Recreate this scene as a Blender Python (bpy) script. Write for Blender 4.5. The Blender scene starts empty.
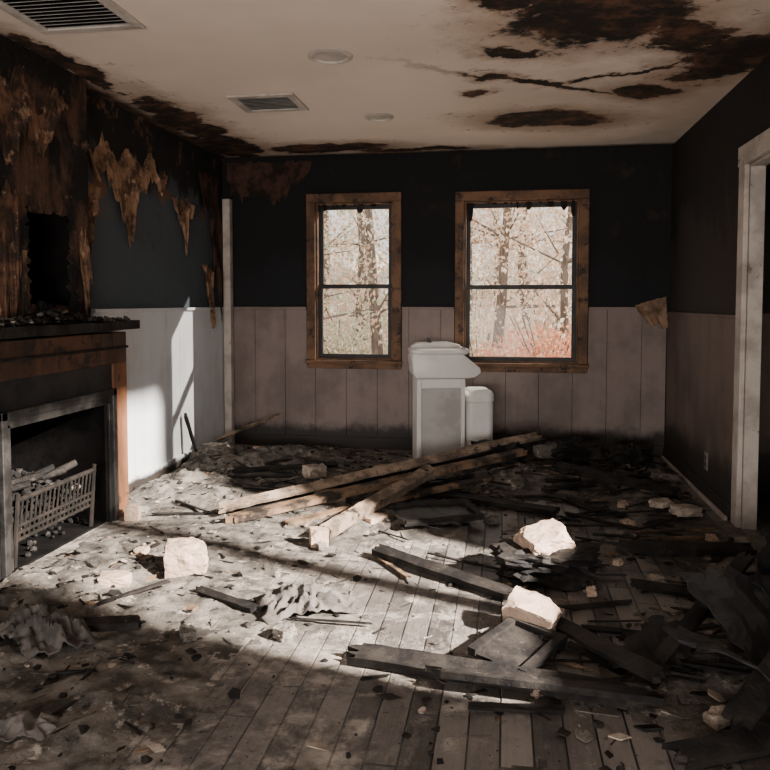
import bpy, bmesh, math, random
from mathutils import Vector, Matrix, Euler, noise
R = random.Random(7)
sc = bpy.context.scene
COL = sc.collection
XL, XR, YB, YF, H = -2.43, 1.31, 6.3, -1.2, 2.5

# ------------------------------------------------------------------ nodes
class NT:
    def __init__(s, name):
        s.m = bpy.data.materials.new(name); s.m.use_nodes = True
        s.t = s.m.node_tree; s.t.nodes.clear()
        s.out = s.t.nodes.new('ShaderNodeOutputMaterial')
        g = s.t.nodes.new('ShaderNodeNewGeometry'); s.P = g.outputs['Position']
    def put(s, sock, v):
        if hasattr(v, 'links'): s.t.links.new(v, sock)
        elif isinstance(v, (tuple, list)) and sock.type == 'RGBA' and len(v) == 3: sock.default_value = (*v, 1)
        else: sock.default_value = v
    def math(s, op, a, b=0.0, clamp=False):
        n = s.t.nodes.new('ShaderNodeMath'); n.operation = op; n.use_clamp = clamp
        s.put(n.inputs[0], a); s.put(n.inputs[1], b); return n.outputs[0]
    def vm(s, op, a, b=(0, 0, 0)):
        n = s.t.nodes.new('ShaderNodeVectorMath'); n.operation = op
        s.put(n.inputs[0], a); s.put(n.inputs[1], b); return n.outputs[1] if op in ('LENGTH', 'DISTANCE') else n.outputs[0]
    def sep(s, v):
        n = s.t.nodes.new('ShaderNodeSeparateXYZ'); s.put(n.inputs[0], v); return n.outputs
    def comb(s, x, y, z):
        n = s.t.nodes.new('ShaderNodeCombineXYZ')
        for i, v in enumerate((x, y, z)): s.put(n.inputs[i], v)
        return n.outputs[0]
    def noise(s, scale, detail=6, rough=0.6, vec=None, stretch=None, dist=0.0):
        n = s.t.nodes.new('ShaderNodeTexNoise'); v = vec if vec is not None else s.P
        if stretch: v = s.vm('MULTIPLY', v, stretch)
        s.put(n.inputs['Vector'], v); n.inputs['Scale'].default_value = scale
        n.inputs['Detail'].default_value = detail; n.inputs['Roughness'].default_value = rough
        n.inputs['Distortion'].default_value = dist
        return n.outputs[0]
    def white(s, vec):
        n = s.t.nodes.new('ShaderNodeTexWhiteNoise'); n.noise_dimensions = '3D'; s.put(n.inputs['Vector'], vec); return n.outputs[0]
    def step(s, v, a, b):
        n = s.t.nodes.new('ShaderNodeMapRange'); n.interpolation_type = 'SMOOTHSTEP'
        s.put(n.inputs[0], v); n.inputs[1].default_value = a; n.inputs[2].default_value = b
        return n.outputs[0]
    def mix(s, f, a, b):
        n = s.t.nodes.new('ShaderNodeMix'); n.data_type = 'RGBA'
        s.put(n.inputs[0], f); s.put(n.inputs[6], a); s.put(n.inputs[7], b); return n.outputs[2]
    def finish(s, color, rough=0.8, bump=None, bs=0.3, bd=0.01, metal=0.0, spec=0.3):
        p = s.t.nodes.new('ShaderNodeBsdfPrincipled')
        s.put(p.inputs['Base Color'], color); s.put(p.inputs['Roughness'], rough)
        s.put(p.inputs['Metallic'], metal); s.put(p.inputs['Specular IOR Level'], spec)
        if bump is not None:
            b = s.t.nodes.new('ShaderNodeBump'); b.inputs['Strength'].default_value = bs
            b.inputs['Distance'].default_value = bd; s.put(b.inputs['Height'], bump)
            s.t.links.new(b.outputs[0], p.inputs['Normal'])
        s.t.links.new(p.outputs[0], s.out.inputs[0]); return s.m

def mottled(name, c1, c2, scale=6, lo=.4, hi=.6, rough=.85, bump=.4, stretch=None, c3=None, lo3=.6, hi3=.68, bd=.01, metal=0, spec=.25):
    n = NT(name)
    a = n.noise(scale, 8, .65, stretch=stretch); col = n.mix(n.step(a, lo, hi), c1, c2)
    f = n.noise(scale * 7, 6, .7, stretch=stretch)
    if c3: col = n.mix(n.step(n.noise(scale * 1.7, 9, .7, vec=n.vm('ADD', n.P, (13, 7, 3))), lo3, hi3), col, c3)
    return n.finish(col, rough, n.math('ADD', a, n.math('MULTIPLY', f, .4)), bump, bd, metal, spec)

M_char = mottled('charred_wood', (.007, .006, .006), (.026, .022, .019), 9, .4, .65, .72, .9, c3=(.08, .066, .056), lo3=.60, hi3=.75, spec=.2)
M_burnt = mottled('burnt_timber', (.19, .12, .072), (.02, .015, .012), 6, .40, .58, .75, .5, c3=(.28, .17, .10), lo3=.60, hi3=.68)
M_frame = mottled('browned_window_wood', (.17, .09, .048), (.08, .042, .024), 5, .40, .6, .6, .3, c3=(.014, .010, .009), lo3=.53, hi3=.64)
M_orange = mottled('scorched_mantel_wood', (.10, .047, .026), (.045, .025, .016), 5, .4, .6, .6, .4, stretch=(1, 1, .3), c3=(.012, .01, .009), lo3=.50, hi3=.62)
M_leg = mottled('bare_mantel_leg_wood', (.20, .085, .042), (.11, .05, .026), 5, .4, .6, .6, .4, stretch=(1, 1, .3), c3=(.03, .018, .012), lo3=.56, hi3=.70)
M_pale = mottled('weathered_board', (.30, .22, .16), (.11, .08, .06), 6, .40, .60, .8, .4, c3=(.02, .016, .013), lo3=.54, hi3=.63)
M_ash = mottled('ash', (.17, .15, .13), (.05, .044, .038), 7, .38, .62, .97, .9, c3=(.37, .325, .28), lo3=.56, hi3=.67, bd=.02)
M_ashlt = mottled('pale_plaster_crumb', (.42, .35, .29), (.22, .18, .15), 10, .4, .6, .95, .7)
M_block = mottled('insulation_block', (.44, .32, .245), (.31, .22, .165), 14, .4, .65, .95, .8, c3=(.12, .08, .06), lo3=.58, hi3=.70)
M_cloth = mottled('dirty_cloth', (.12, .106, .096), (.05, .044, .04), 9, .4, .62, .95, .6)
M_black = mottled('soot_black_metal', (.010, .010, .011), (.025, .024, .024), 6, .4, .6, .5, .2, metal=.3, spec=.4)
M_steel = mottled('sooty_steel', (.075, .07, .067), (.025, .023, .022), 7, .4, .6, .5, .2, metal=.7, spec=.4)
M_iron = mottled('blackened_iron', (.020, .016, .014), (.010, .009, .008), 9, .4, .6, .85, .3, spec=.12)
M_void = mottled('firebox_soot_and_void', (.003, .003, .003), (.008, .007, .007), 6, .4, .6, .95, .5, spec=.05)
M_coal = mottled('coal', (.008, .007, .007), (.035, .031, .028), 16, .5, .66, .95, .7)
M_white = mottled('sooty_white_enamel', (.78, .76, .735), (.71, .685, .655), 5, .4, .7, .30, .05, c3=(.42, .38, .34), lo3=.67, hi3=.84)
M_pgrey = mottled('shade_grey_panel', (.46, .44, .42), (.36, .34, .325), 5, .4, .6, .5, .05)
M_grey = mottled('grey_panel', (.30, .28, .265), (.20, .185, .175), 5, .4, .6, .5, .05)
M_trimw = mottled('smoke_stained_white_trim', (.50, .445, .40), (.32, .28, .25), 5, .4, .65, .55, .1, c3=(.10, .08, .065), lo3=.60, hi3=.7)
M_peel = mottled('peeling_burnt_paper', (.24, .14, .085), (.06, .036, .024), 9, .42, .6, .9, .6, c3=(.38, .25, .16), lo3=.57, hi3=.65)
M_peeld = mottled('scorched_dark_paper', (.06, .030, .021), (.016, .010, .008), 7, .42, .6, .9, .6, c3=(.11, .055, .033), lo3=.6, hi3=.68)
M_peelc = mottled('rusty_scorched_plaster_skin', (.13, .066, .041), (.026, .017, .013), 8, .42, .6, .9, .8, c3=(.26, .17, .11), lo3=.57, hi3=.66)
M_flap = mottled('torn_cardboard', (.30, .20, .135), (.13, .085, .057), 7, .4, .65, .9, .5)
M_plastic = mottled('melted_black_sheet', (.007, .006, .006), (.018, .017, .016), 5, .4, .6, .55, .8, spec=.22)

# walls -------------------------------------------------------------
def wallmat(name, base, soot, warm, zs=(1.6, 2.3), warmlo=.56, warmhi=.64):
    n = NT(name); x, y, z = n.sep(n.P)
    st = n.noise(3.2, 9, .7, stretch=(1, 1, .45)); fine = n.noise(22, 6, .7)
    f = n.math('ADD', n.step(z, *zs), n.math('MULTIPLY', n.math('SUBTRACT', st, .5), 2.4))
    col = n.mix(n.step(f, .25, .6), base, soot)
    wz = n.math('MULTIPLY', n.step(z, 1.55, 2.0), n.step(n.noise(3.8, 9, .72, vec=n.vm('ADD', n.P, (5, 9, 2))), warmlo, warmhi))
    col = n.mix(wz, col, warm)
    return n.finish(col, .85, n.math('ADD', st, n.math('MULTIPLY', fine, .3)), .5, .02)
M_wl = wallmat('left_wall_paint', (.055, .069, .083), (.008, .008, .009), (.13, .065, .036), (1.9, 2.4), .56, .64)
M_wb = wallmat('back_wall_soot', (.009, .010, .012), (.006, .006, .007), (.035, .02, .014), (1.2, 2.0), .56, .7)
M_wr = wallmat('right_wall_paint', (.028, .022, .021), (.011, .009, .009), (.02, .014, .012), (1.4, 2.4))
M_cb = mottled('chimney_burnt_plaster', (.008, .007, .008), (.075, .040, .026), 4.2, .45, .61, .9, 1.0, stretch=(1, 1, .6), c3=(.22, .135, .085), lo3=.59, hi3=.69, bd=.03)

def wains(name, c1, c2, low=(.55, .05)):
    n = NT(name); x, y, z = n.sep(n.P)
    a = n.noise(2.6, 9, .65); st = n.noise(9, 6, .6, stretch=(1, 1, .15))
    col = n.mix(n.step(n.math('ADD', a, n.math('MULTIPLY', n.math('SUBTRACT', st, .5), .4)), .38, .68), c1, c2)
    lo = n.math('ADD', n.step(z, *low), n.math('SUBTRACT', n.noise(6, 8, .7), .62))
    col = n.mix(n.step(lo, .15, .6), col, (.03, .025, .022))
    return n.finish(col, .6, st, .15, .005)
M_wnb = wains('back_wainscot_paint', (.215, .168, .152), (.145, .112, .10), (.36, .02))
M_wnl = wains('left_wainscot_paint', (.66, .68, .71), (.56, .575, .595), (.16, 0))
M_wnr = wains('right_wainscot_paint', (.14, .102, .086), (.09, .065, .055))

# ceiling -----------------------------------------------------------
n = NT('ceiling_paint'); x0, y0, z = n.sep(n.P)
base = n.mix(n.step(n.noise(.9, 5, .5), .35, .7), (.76, .65, .56), (.66, .56, .475))
wx = n.math('MULTIPLY', n.math('SUBTRACT', n.noise(2.6, 5, .6), .5), .42)
wy = n.math('MULTIPLY', n.math('SUBTRACT', n.noise(2.6, 5, .6, vec=n.vm('ADD', n.P, (7, 3, 5))), .5), .42)
x = n.math('ADD', x0, wx); y = n.math('ADD', y0, wy)
nz = n.math('MULTIPLY', n.math('SUBTRACT', n.noise(6, 10, .7), .5), 1.3)
def ell(cx, cy, rx, ry, rot=0, k=1.0):
    px = n.math('SUBTRACT', x, cx); py = n.math('SUBTRACT', y, cy)
    c, s_ = math.cos(rot), math.sin(rot)
    qx = n.math('DIVIDE', n.math('ADD', n.math('MULTIPLY', px, c), n.math('MULTIPLY', py, s_)), rx)
    qy = n.math('DIVIDE', n.math('SUBTRACT', n.math('MULTIPLY', py, c), n.math('MULTIPLY', px, s_)), ry)
    d = n.math('SQRT', n.math('ADD', n.math('MULTIPLY', qx, qx), n.math('MULTIPLY', qy, qy)))
    return n.math('ADD', d, n.math('MULTIPLY', nz, k))
stains = [(.40, 3.45, .40, .40, 0, 1.1), (.30, 5.30, .42, .22, .1, .4), (.84, 4.68, .20, .16, 0, .5), (1.14, 4.10, .26, .40, .5, 1.5),
          (-1.42, 5.98, .50, .18, 0, .5), (.20, 4.42, .58, .030, .55, .35), (.66, 4.30, .34, .022, -.5, .35), (.85, 3.78, .24, .18, .3, 1.6),
          (-.10, 4.22, .10, .07, 0, 1.5), (.04, 3.86, .15, .09, .5, 1.8), (-2.2, 4.9, .18, .6, 0, 1.2), (-2.2, 5.8, .26, .45, 0, 1.2), (-.75, 6.15, .5, .08, 0, .8),
          (.05, 3.15, .2, .16, 0, 1.6), (-.15, 4.55, .08, .06, 0, 1.7), (-2.3, 3.7, .08, .5, 0, 1.2)]
m = None
for e in stains:
    k = ell(*e); m = k if m is None else n.math('MINIMUM', m, k)
core = n.step(m, 1.08, .86); haloE = n.step(m, 2.0, .95)
edge = n.math('MAXIMUM', n.step(n.math('ADD', x0, n.math('MULTIPLY', nz, .10)), XL + .16, XL + .03),
              n.step(n.math('SUBTRACT', y0, n.math('MULTIPLY', nz, .10)), YB - .13, YB - .02))
sp = n.math('MULTIPLY', n.step(n.noise(10, 9, .75), .575, .64), n.step(n.math('ADD', m, n.math('MULTIPLY', n.noise(2, 4, .5), 1.5)), 3.3, 2.0))
smk = n.math('MULTIPLY', n.step(n.math('SUBTRACT', x0, n.math('MULTIPLY', n.math('SUBTRACT', y0, 3.0), .15)), -.9, .7), n.step(n.noise(1.3, 7, .6, vec=n.vm('ADD', n.P, (2, 4, 0))), .30, .62))
col = n.mix(n.math('MULTIPLY', smk, .5), base, (.32, .24, .18))
col = n.mix(n.math('MULTIPLY', haloE, .6), col, (.25, .14, .08))
ms = n.math('MAXIMUM', n.math('MAXIMUM', core, edge), n.math('MULTIPLY', sp, .85))
darkv = n.mix(n.step(n.noise(5, 9, .72), .45, .66), (.010, .007, .005), (.11, .05, .027))
col = n.mix(ms, col, darkv)
M_ceil = n.finish(col, .9, n.math('ADD', n.noise(30, 5, .6), n.math('MULTIPLY', ms, 1.2)), .15, .01)

# floor --------------------------------------------------------------
n = NT('charred_floorboards'); x, y, z = n.sep(n.P)
BW = .092
bx = n.math('DIVIDE', x, BW); bi = n.math('FLOOR', bx); fr = n.math('FRACT', bx)
off = n.math('MULTIPLY', n.white(n.comb(bi, 3.3, 1.1)), 1.7)
by = n.math('DIVIDE', n.math('ADD', y, off), 1.5); bj = n.math('FLOOR', by); fy = n.math('FRACT', by)
rnd = n.white(n.comb(bi, bj, .5))
grain = n.noise(14, 8, .7, stretch=(6, .5, 1))
big = n.noise(1.5, 8, .62)
w = n.math('ADD', n.math('MULTIPLY', rnd, .40), n.math('ADD', n.math('MULTIPLY', grain, .4), n.math('MULTIPLY', big, .35)))
col = n.mix(n.step(w, .3, .85), (.035, .030, .028), (.21, .185, .168))
grv = n.math('MAXIMUM', n.step(n.math('ABSOLUTE', n.math('SUBTRACT', fr, .5)), .455, .49), n.step(n.math('ABSOLUTE', n.math('SUBTRACT', fy, .5)), .496, .499))
left = n.step(x, .4, -1.5)
an = n.noise(3.0, 11, .74, vec=n.vm('ADD', n.P, (3, 8, 0)), dist=.4)
ash = n.step(n.math('ADD', an, n.math('MULTIPLY', left, .17)), .525, .63)
ashc = n.mix(n.step(n.noise(9, 9, .72), .38, .64), (.09, .078, .068), (.36, .315, .275))
charm = n.step(n.math('SUBTRACT', n.noise(1.9, 10, .74, vec=n.vm('ADD', n.P, (31, 5, 0))), n.math('MULTIPLY', n.step(x, 1.3, .2), .06)), .46, .59)
col = n.mix(n.math('MULTIPLY', charm, .88), col, (.009, .008, .007))
dust = n.math('MULTIPLY', n.step(n.noise(26, 9, .8, stretch=(1, .6, 1)), .50, .66), .5)
col = n.mix(dust, col, (.19, .168, .15))
col = n.mix(ash, col, ashc)
col = n.mix(n.math('MULTIPLY', n.step(n.noise(5, 10, .78, vec=n.vm('ADD', n.P, (9, 1, 4))), .56, .64), .75), col, (.022, .019, .017))
col = n.mix(n.math('MULTIPLY', grv, n.math('SUBTRACT', 1.0, n.math('MULTIPLY', ash, .7))), col, (.004, .004, .004))
hgt = n.math('ADD', n.math('MULTIPLY', grv, -1.2), n.math('ADD', n.math('MULTIPLY', ash, n.math('ADD', n.noise(40, 6, .8), .6)), n.math('MULTIPLY', grain, .3)))
rough = n.math('ADD', n.math('MULTIPLY', ash, .5), n.math('ADD', .26, n.math('MULTIPLY', n.noise(5, 6, .7), .28)), True)
M_floor = n.finish(col, rough, hgt, .6, .012, 0, .5)

# glass / leaves ------------------------------------------------------
n = NT('window_glass')
t = n.t.nodes.new('ShaderNodeBsdfTransparent'); t.inputs[0].default_value = (.96, .955, .95, 1)
g = n.t.nodes.new('ShaderNodeBsdfGlossy'); g.inputs['Roughness'].default_value = .05
mx = n.t.nodes.new('ShaderNodeMixShader'); mx.inputs[0].default_value = .004
n.t.links.new(t.outputs[0], mx.inputs[1]); n.t.links.new(g.outputs[0], mx.inputs[2]); n.t.links.new(mx.outputs[0], n.out.inputs[0])
M_glass = n.m
def leafmat(name, c):
    n = NT(name)
    d = n.t.nodes.new('ShaderNodeBsdfDiffuse'); d.inputs[0].default_value = (*c, 1)
    t = n.t.nodes.new('ShaderNodeBsdfTranslucent'); t.inputs[0].default_value = (*c, 1)
    mx = n.t.nodes.new('ShaderNodeMixShader'); mx.inputs[0].default_value = .5
    n.t.links.new(d.outputs[0], mx.inputs[1]); n.t.links.new(t.outputs[0], mx.inputs[2]); n.t.links.new(mx.outputs[0], n.out.inputs[0])
    return n.m
LEAF = [leafmat('leaf_rust', (.78, .40, .25)), leafmat('leaf_tan', (.74, .63, .51)), leafmat('leaf_olive', (.52, .56, .42)), leafmat('leaf_haze_pale', (.82, .75, .65)), leafmat('leaf_orange', (.80, .56, .42))]  # pale tones put outdoor haze into the leaf colours
M_bark = mottled('tree_bark', (.26, .22, .19), (.15, .125, .105), 5, .4, .6, .9, .5, stretch=(3, 3, .5))
M_lawn = mottled('leaf_litter_lawn', (.66, .55, .44), (.52, .50, .38), 1.5, .4, .6, .95, .3, c3=(.74, .44, .29), lo3=.50, hi3=.60)
M_ext = mottled('sun_block_siding', (.35, .33, .31), (.28, .26, .25), 3, .4, .6, .8, .1)
M_forest = mottled('distant_autumn_foliage', (.76, .66, .56), (.64, .62, .52), 1.2, .4, .6, .95, .6, c3=(.80, .58, .46), lo3=.52, hi3=.60)

# ------------------------------------------------------------------ mesh helpers
BF = [(3, 2, 1, 0), (4, 5, 6, 7), (0, 1, 5, 4), (1, 2, 6, 5), (2, 3, 7, 6), (3, 0, 4, 7)]
class MB:
    def __init__(s): s.v = []; s.f = []; s.mi = []; s.mats = []
    def mat(s, m):
        if m not in s.mats: s.mats.append(m)
        return s.mats.index(m)
    def add(s, vs, fs, m):
        b = len(s.v); s.v += [tuple(v) for v in vs]; k = s.mat(m)
        for f in fs: s.f.append(tuple(b + i for i in f)); s.mi.append(k)
    def box(s, a, b, m, jit=0):
        (x0, y0, z0), (x1, y1, z1) = a, b
        vs = [(x0, y0, z0), (x1, y0, z0), (x1, y1, z0), (x0, y1, z0), (x0, y0, z1), (x1, y0, z1), (x1, y1, z1), (x0, y1, z1)]
        if jit: vs = [(p[0] + R.uniform(-jit, jit), p[1] + R.uniform(-jit, jit), p[2] + R.uniform(-jit, jit)) for p in vs]
        s.add(vs, BF, m)
    def obox(s, c, sz, rot, m, jit=0):
        M = Euler(rot).to_matrix(); vs = []
        for dz in (-.5, .5):
            for dx, dy in ((-.5, -.5), (.5, -.5), (.5, .5), (-.5, .5)):
                p = Vector((dx * sz[0], dy * sz[1], dz * sz[2]))
                if jit: p = Vector(p[i] * R.uniform(1 - jit, 1 + jit * .2) for i in range(3))
                vs.append(Vector(c) + M @ p)
        s.add(vs, BF, m)
    def tube(s, p1, p2, r1, r2, m, k=8):
        p1, p2 = Vector(p1), Vector(p2); q = (p2 - p1).to_track_quat('Z', 'Y'); vs = []
        for p, r in ((p1, r1), (p2, r2)):
            for i in range(k):
                a = 2 * math.pi * i / k; vs.append(p + q @ Vector((r * math.cos(a), r * math.sin(a), 0)))
        fs = [(i, (i + 1) % k, k + (i + 1) % k, k + i) for i in range(k)] + [tuple(range(k - 1, -1, -1)), tuple(range(k, 2 * k))]
        s.add(vs, fs, m)
    def slab(s, L, W, T, nx, ny, M, f, m):
        offs = []; P = []
        for i in range(nx + 1):
            for j in range(ny + 1):
                px, py = (i / nx - .5) * L, (j / ny - .5) * W; offs.append(f(px, py, i, j)); P.append((px, py))
        vs = [M @ Vector((p[0] + o[0], p[1] + o[1], o[2] + h)) for h in (T / 2, -T / 2) for p, o in zip(P, offs)]
        N = (nx + 1) * (ny + 1); I = lambda i, j: i * (ny + 1) + j; fs = []
        for i in range(nx):
            for j in range(ny):
                fs.append((I(i, j), I(i + 1, j), I(i + 1, j + 1), I(i, j + 1)))
                fs.append((N + I(i, j), N + I(i, j + 1), N + I(i + 1, j + 1), N + I(i + 1, j)))
        for i in range(nx):
            fs.append((I(i, 0), N + I(i, 0), N + I(i + 1, 0), I(i + 1, 0)))
            fs.append((I(i, ny), I(i + 1, ny), N + I(i + 1, ny), N + I(i, ny)))
        for j in range(ny):
            fs.append((I(0, j), I(0, j + 1), N + I(0, j + 1), N + I(0, j)))
            fs.append((I(nx, j), N + I(nx, j), N + I(nx, j + 1), I(nx, j + 1)))
        s.add(vs, fs, m)
    def rings(s, rings, m, cap=True):
        k = len(rings[0]); vs = [p for r in rings for p in r]; fs = []
        for a in range(len(rings) - 1):
            for i in range(k): fs.append((a * k + i, a * k + (i + 1) % k, (a + 1) * k + (i + 1) % k, (a + 1) * k + i))
        if cap: fs += [tuple(range(k - 1, -1, -1)), tuple(range((len(rings) - 1) * k, len(rings) * k))]
        s.add(vs, fs, m)
    def build(s, name, parent=None, bevel=0, smooth=False, seg=2):
        me = bpy.data.meshes.new(name); me.from_pydata(s.v, [], s.f)
        for mm in s.mats: me.materials.append(mm)
        me.polygons.foreach_set('material_index', s.mi)
        if smooth: me.polygons.foreach_set('use_smooth', [True] * len(me.polygons))
        me.update(); ob = bpy.data.objects.new(name, me); COL.objects.link(ob)
        if parent: ob.parent = parent
        if bevel:
            b = ob.modifiers.new('bevel', 'BEVEL'); b.width = bevel; b.segments = seg; b.limit_method = 'ANGLE'
        return ob
def empty(name):
    e = bpy.data.objects.new(name, None); COL.objects.link(e); e.empty_display_size = .1; return e
def nz3(p, s=1.0, o=0): return noise.noise(Vector(p) * s + Vector((o, o * 1.7, o * .3)))

def wall(name, ax, pos, th, lo, hi, zlo, zhi, holes, m, to_mb=None):
    mb = to_mb or MB(); A = sorted({lo, hi, *[h[0] for h in holes], *[h[1] for h in holes]}); Z = sorted({zlo, zhi, *[h[2] for h in holes], *[h[3] for h in holes]})
    for i in range(len(A) - 1):
        for j in range(len(Z) - 1):
            ca, cz = (A[i] + A[i + 1]) / 2, (Z[j] + Z[j + 1]) / 2
            if any(h[0] < ca < h[1] and h[2] < cz < h[3] for h in holes): continue
            a, b = min(pos, pos + th), max(pos, pos + th)
            if ax == 'x': mb.box((a, A[i], Z[j]), (b, A[i + 1], Z[j + 1]), m)
            else: mb.box((A[i], a, Z[j]), (A[i + 1], b, Z[j + 1]), m)
    return mb if to_mb else mb.build(name)

# ------------------------------------------------------------------ shell
W1 = (-1.60, -.93, .76, 2.10); W2 = (-.33, .60, .75, 2.09); W3 = (1.90, 3.10, .85, 2.26)
FB = (3.06, 3.92, .0, .68)
mb = MB(); mb.box((XL - .5, YF - .2, -.1), (XR + .07, YB + .15, 0), M_floor); mb.box((XR + .07, 3.25, -.1), (2.7, 5.3, 0), M_floor); mb.build('floor')
mb = MB(); mb.box((XL - .1, YF - .2, H), (XR + .07, YB + .15, H + .1), M_ceil); mb.build('ceiling')
wall('wall_back', 'y', YB, .15, XL - .15, XR + .15, 0, H, [W1, W2], M_wb)
mb = MB(); wall('', 'x', XL, -.15, YF, YB, 0, H, [(FB[0] - .02, FB[1] + .02, 0, .70), (3.39, 3.81, 1.21, 1.74)], M_wl, mb)
mb.box((XL - .38, 3.39, 1.21), (XL - .36, 3.81, 1.74), M_void)
mb.box((XL - .38, 3.37, 1.21), (XL - .15, 3.39, 1.74), M_void); mb.box((XL - .38, 3.81, 1.21), (XL - .15, 3.83, 1.74), M_void)
mb.box((XL - .38, 3.37, 1.74), (XL - .15, 3.83, 1.76), M_void); mb.box((XL - .38, 3.37, 1.19), (XL - .15, 3.83, 1.21), M_void)
mb.build('wall_left')
wall('wall_right', 'x', XR, .07, YF, YB, 0, H, [(3.45, 4.36, 0, 2.0), W3], M_wr)
wall('wall_front', 'y', YF, -.15, XL - .15, XR + .15, 0, H, [(-1.9, .8, 0, 2.15)], M_wr)  # unseen opening added to let fill light in
mb = MB(); mb.box((XR + .07, 5.2, 0), (2.7, 5.3, H), M_wr)
for i in range(5): mb.box((XR + .08 + i * .25, 5.18, .0), (XR + .08 + i * .25 + .242, 5.2, 1.18), M_wnr)
mb.build('wall_hall_back')
mb = MB(); mb.box((2.6, 3.35, 0), (2.7, 5.2, H), M_wr); mb.build('wall_hall_right')
mb = MB(); mb.box((XR + .07, 3.2, -.1), (4.6, 3.3, 4.8), M_ext); mb.build('wall_hall_sun_block')  # unseen hall wall, made tall and long to block sun from the side window
mb = MB(); mb.box((XR + .07, 3.3, H), (2.7, 5.3, H + .1), M_wr); mb.build('ceiling_hall')

# chimney breast
mb = MB(); CX = XL + .10
wall('', 'x', XL + .002, .098, 2.3, 3.97, 1.165, H, [(3.39, 3.81, 1.21, 1.74)], M_cb, mb)
wall('', 'x', XL + .002, .098, 2.3, 2.93, 0, 1.165, [], M_cb, mb)
rr = random.Random(8)
mb.box((XL - .15, 3.795, 1.21), (CX - .022, 3.809, 1.74), M_void); mb.box((XL - .15, 3.391, 1.21), (CX - .022, 3.405, 1.74), M_void)  # near-black liners paint the darkness of the recess onto its sides
mb.box((XL - .15, 3.405, 1.211), (CX - .022, 3.795, 1.222), M_void); mb.box((XL - .15, 3.405, 1.728), (CX - .022, 3.795, 1.739), M_void)
mb.box((CX - .01, 3.355, 1.17), (CX + .012, 3.385, 1.5), M_burnt, .008)
for i in range(46):
    t = i / 46 * 4; e_ = int(t); f_ = t - e_
    yy, zz = [(3.39 + .42 * f_, 1.74), (3.81, 1.74 - .53 * f_), (3.81 - .42 * f_, 1.21), (3.39, 1.21 + .53 * f_)][e_]
    mb.obox((CX - .01, yy + rr.uniform(-.01, .01), zz + rr.uniform(-.01, .01)), (.03, rr.uniform(.03, .06), rr.uniform(.03, .08)), (rr.uniform(0, 3), 0, 0), M_cb, .4)
mb.build('chimney_breast')

def wainscot(ax, pos, sgn, lo, hi, top, m, bw=.27, holes=()):
    mb = MB(); a = lo
    while a < hi - .01:
        b = min(a + bw, hi); segs = [(a, b, 0, top)]
        for h in holes:
            new = []
            for (p, q, z0, z1) in segs:
                if p < h[1] and q > h[0] and z1 > h[2]:
                    if p < h[0]: new.append((p, h[0], z0, z1))
                    new.append((max(p, h[0]), min(q, h[1]), z0, h[2]))
                    if q > h[1]: new.append((h[1], q, z0, z1))
                else: new.append((p, q, z0, z1))
            segs = new
        for (p, q, z0, z1) in segs:
            e = .004 if q >= b - 1e-6 else 0
            if ax == 'y': mb.box((p, pos, z0), (q - e, pos + sgn * .018, z1), m)
            else: mb.box((pos, p, z0), (pos + sgn * .018, q - e, z1), m)
        a = b
    return mb
wh = [(W1[0] - .08, W1[1] + .08, W1[2] - .06), (W2[0] - .08, W2[1] + .08, W2[2] - .06)]
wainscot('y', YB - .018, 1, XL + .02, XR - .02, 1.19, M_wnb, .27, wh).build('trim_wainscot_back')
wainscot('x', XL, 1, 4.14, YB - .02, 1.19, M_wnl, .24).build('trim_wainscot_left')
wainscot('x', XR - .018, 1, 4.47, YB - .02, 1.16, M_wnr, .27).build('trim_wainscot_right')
mb = MB()
for a, b in ((XL + .03, wh[0][0]), (wh[0][1], wh[1][0]), (wh[1][1], XR - .03)):
    mb.box((a, YB - .034, 1.19), (b, YB, 1.215), M_wnb)
mb.build('trim_cap_back', bevel=.004)
mb = MB(); mb.box((XL, 4.14, 1.19), (XL + .034, YB - .034, 1.212), M_wnl); mb.build('trim_cap_left', bevel=.004)
mb = MB(); mb.box((XR - .03, 4.47, 1.16), (XR, YB - .034, 1.18), M_wnr); mb.build('trim_cap_right', bevel=.004)
mb = MB(); mb.box((XL + .035, YB - .036, 0), (XR - .035, YB - .019, .10), M_wnb); mb.build('baseboard_back', bevel=.004)
mb = MB(); mb.box((XL + .019, 4.2, 0), (XL + .034, YB - .04, .10), M_wnl); mb.build('baseboard_left', bevel=.004)
mb = MB(); mb.box((XR - .034, 4.5, 0), (XR - .019, YB - .04, .09), M_wnr); mb.box((XR - .055, 4.5, 0), (XR - .034, YB - .05, .022), M_trimw); mb.build('baseboard_right', bevel=.004)
mb = MB(); mb.box((XL + .034, YB - .11, 0.0), (XL + .10, YB - .036, 2.14), M_trimw); mb.build('trim_corner_post', bevel=.006)

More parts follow.
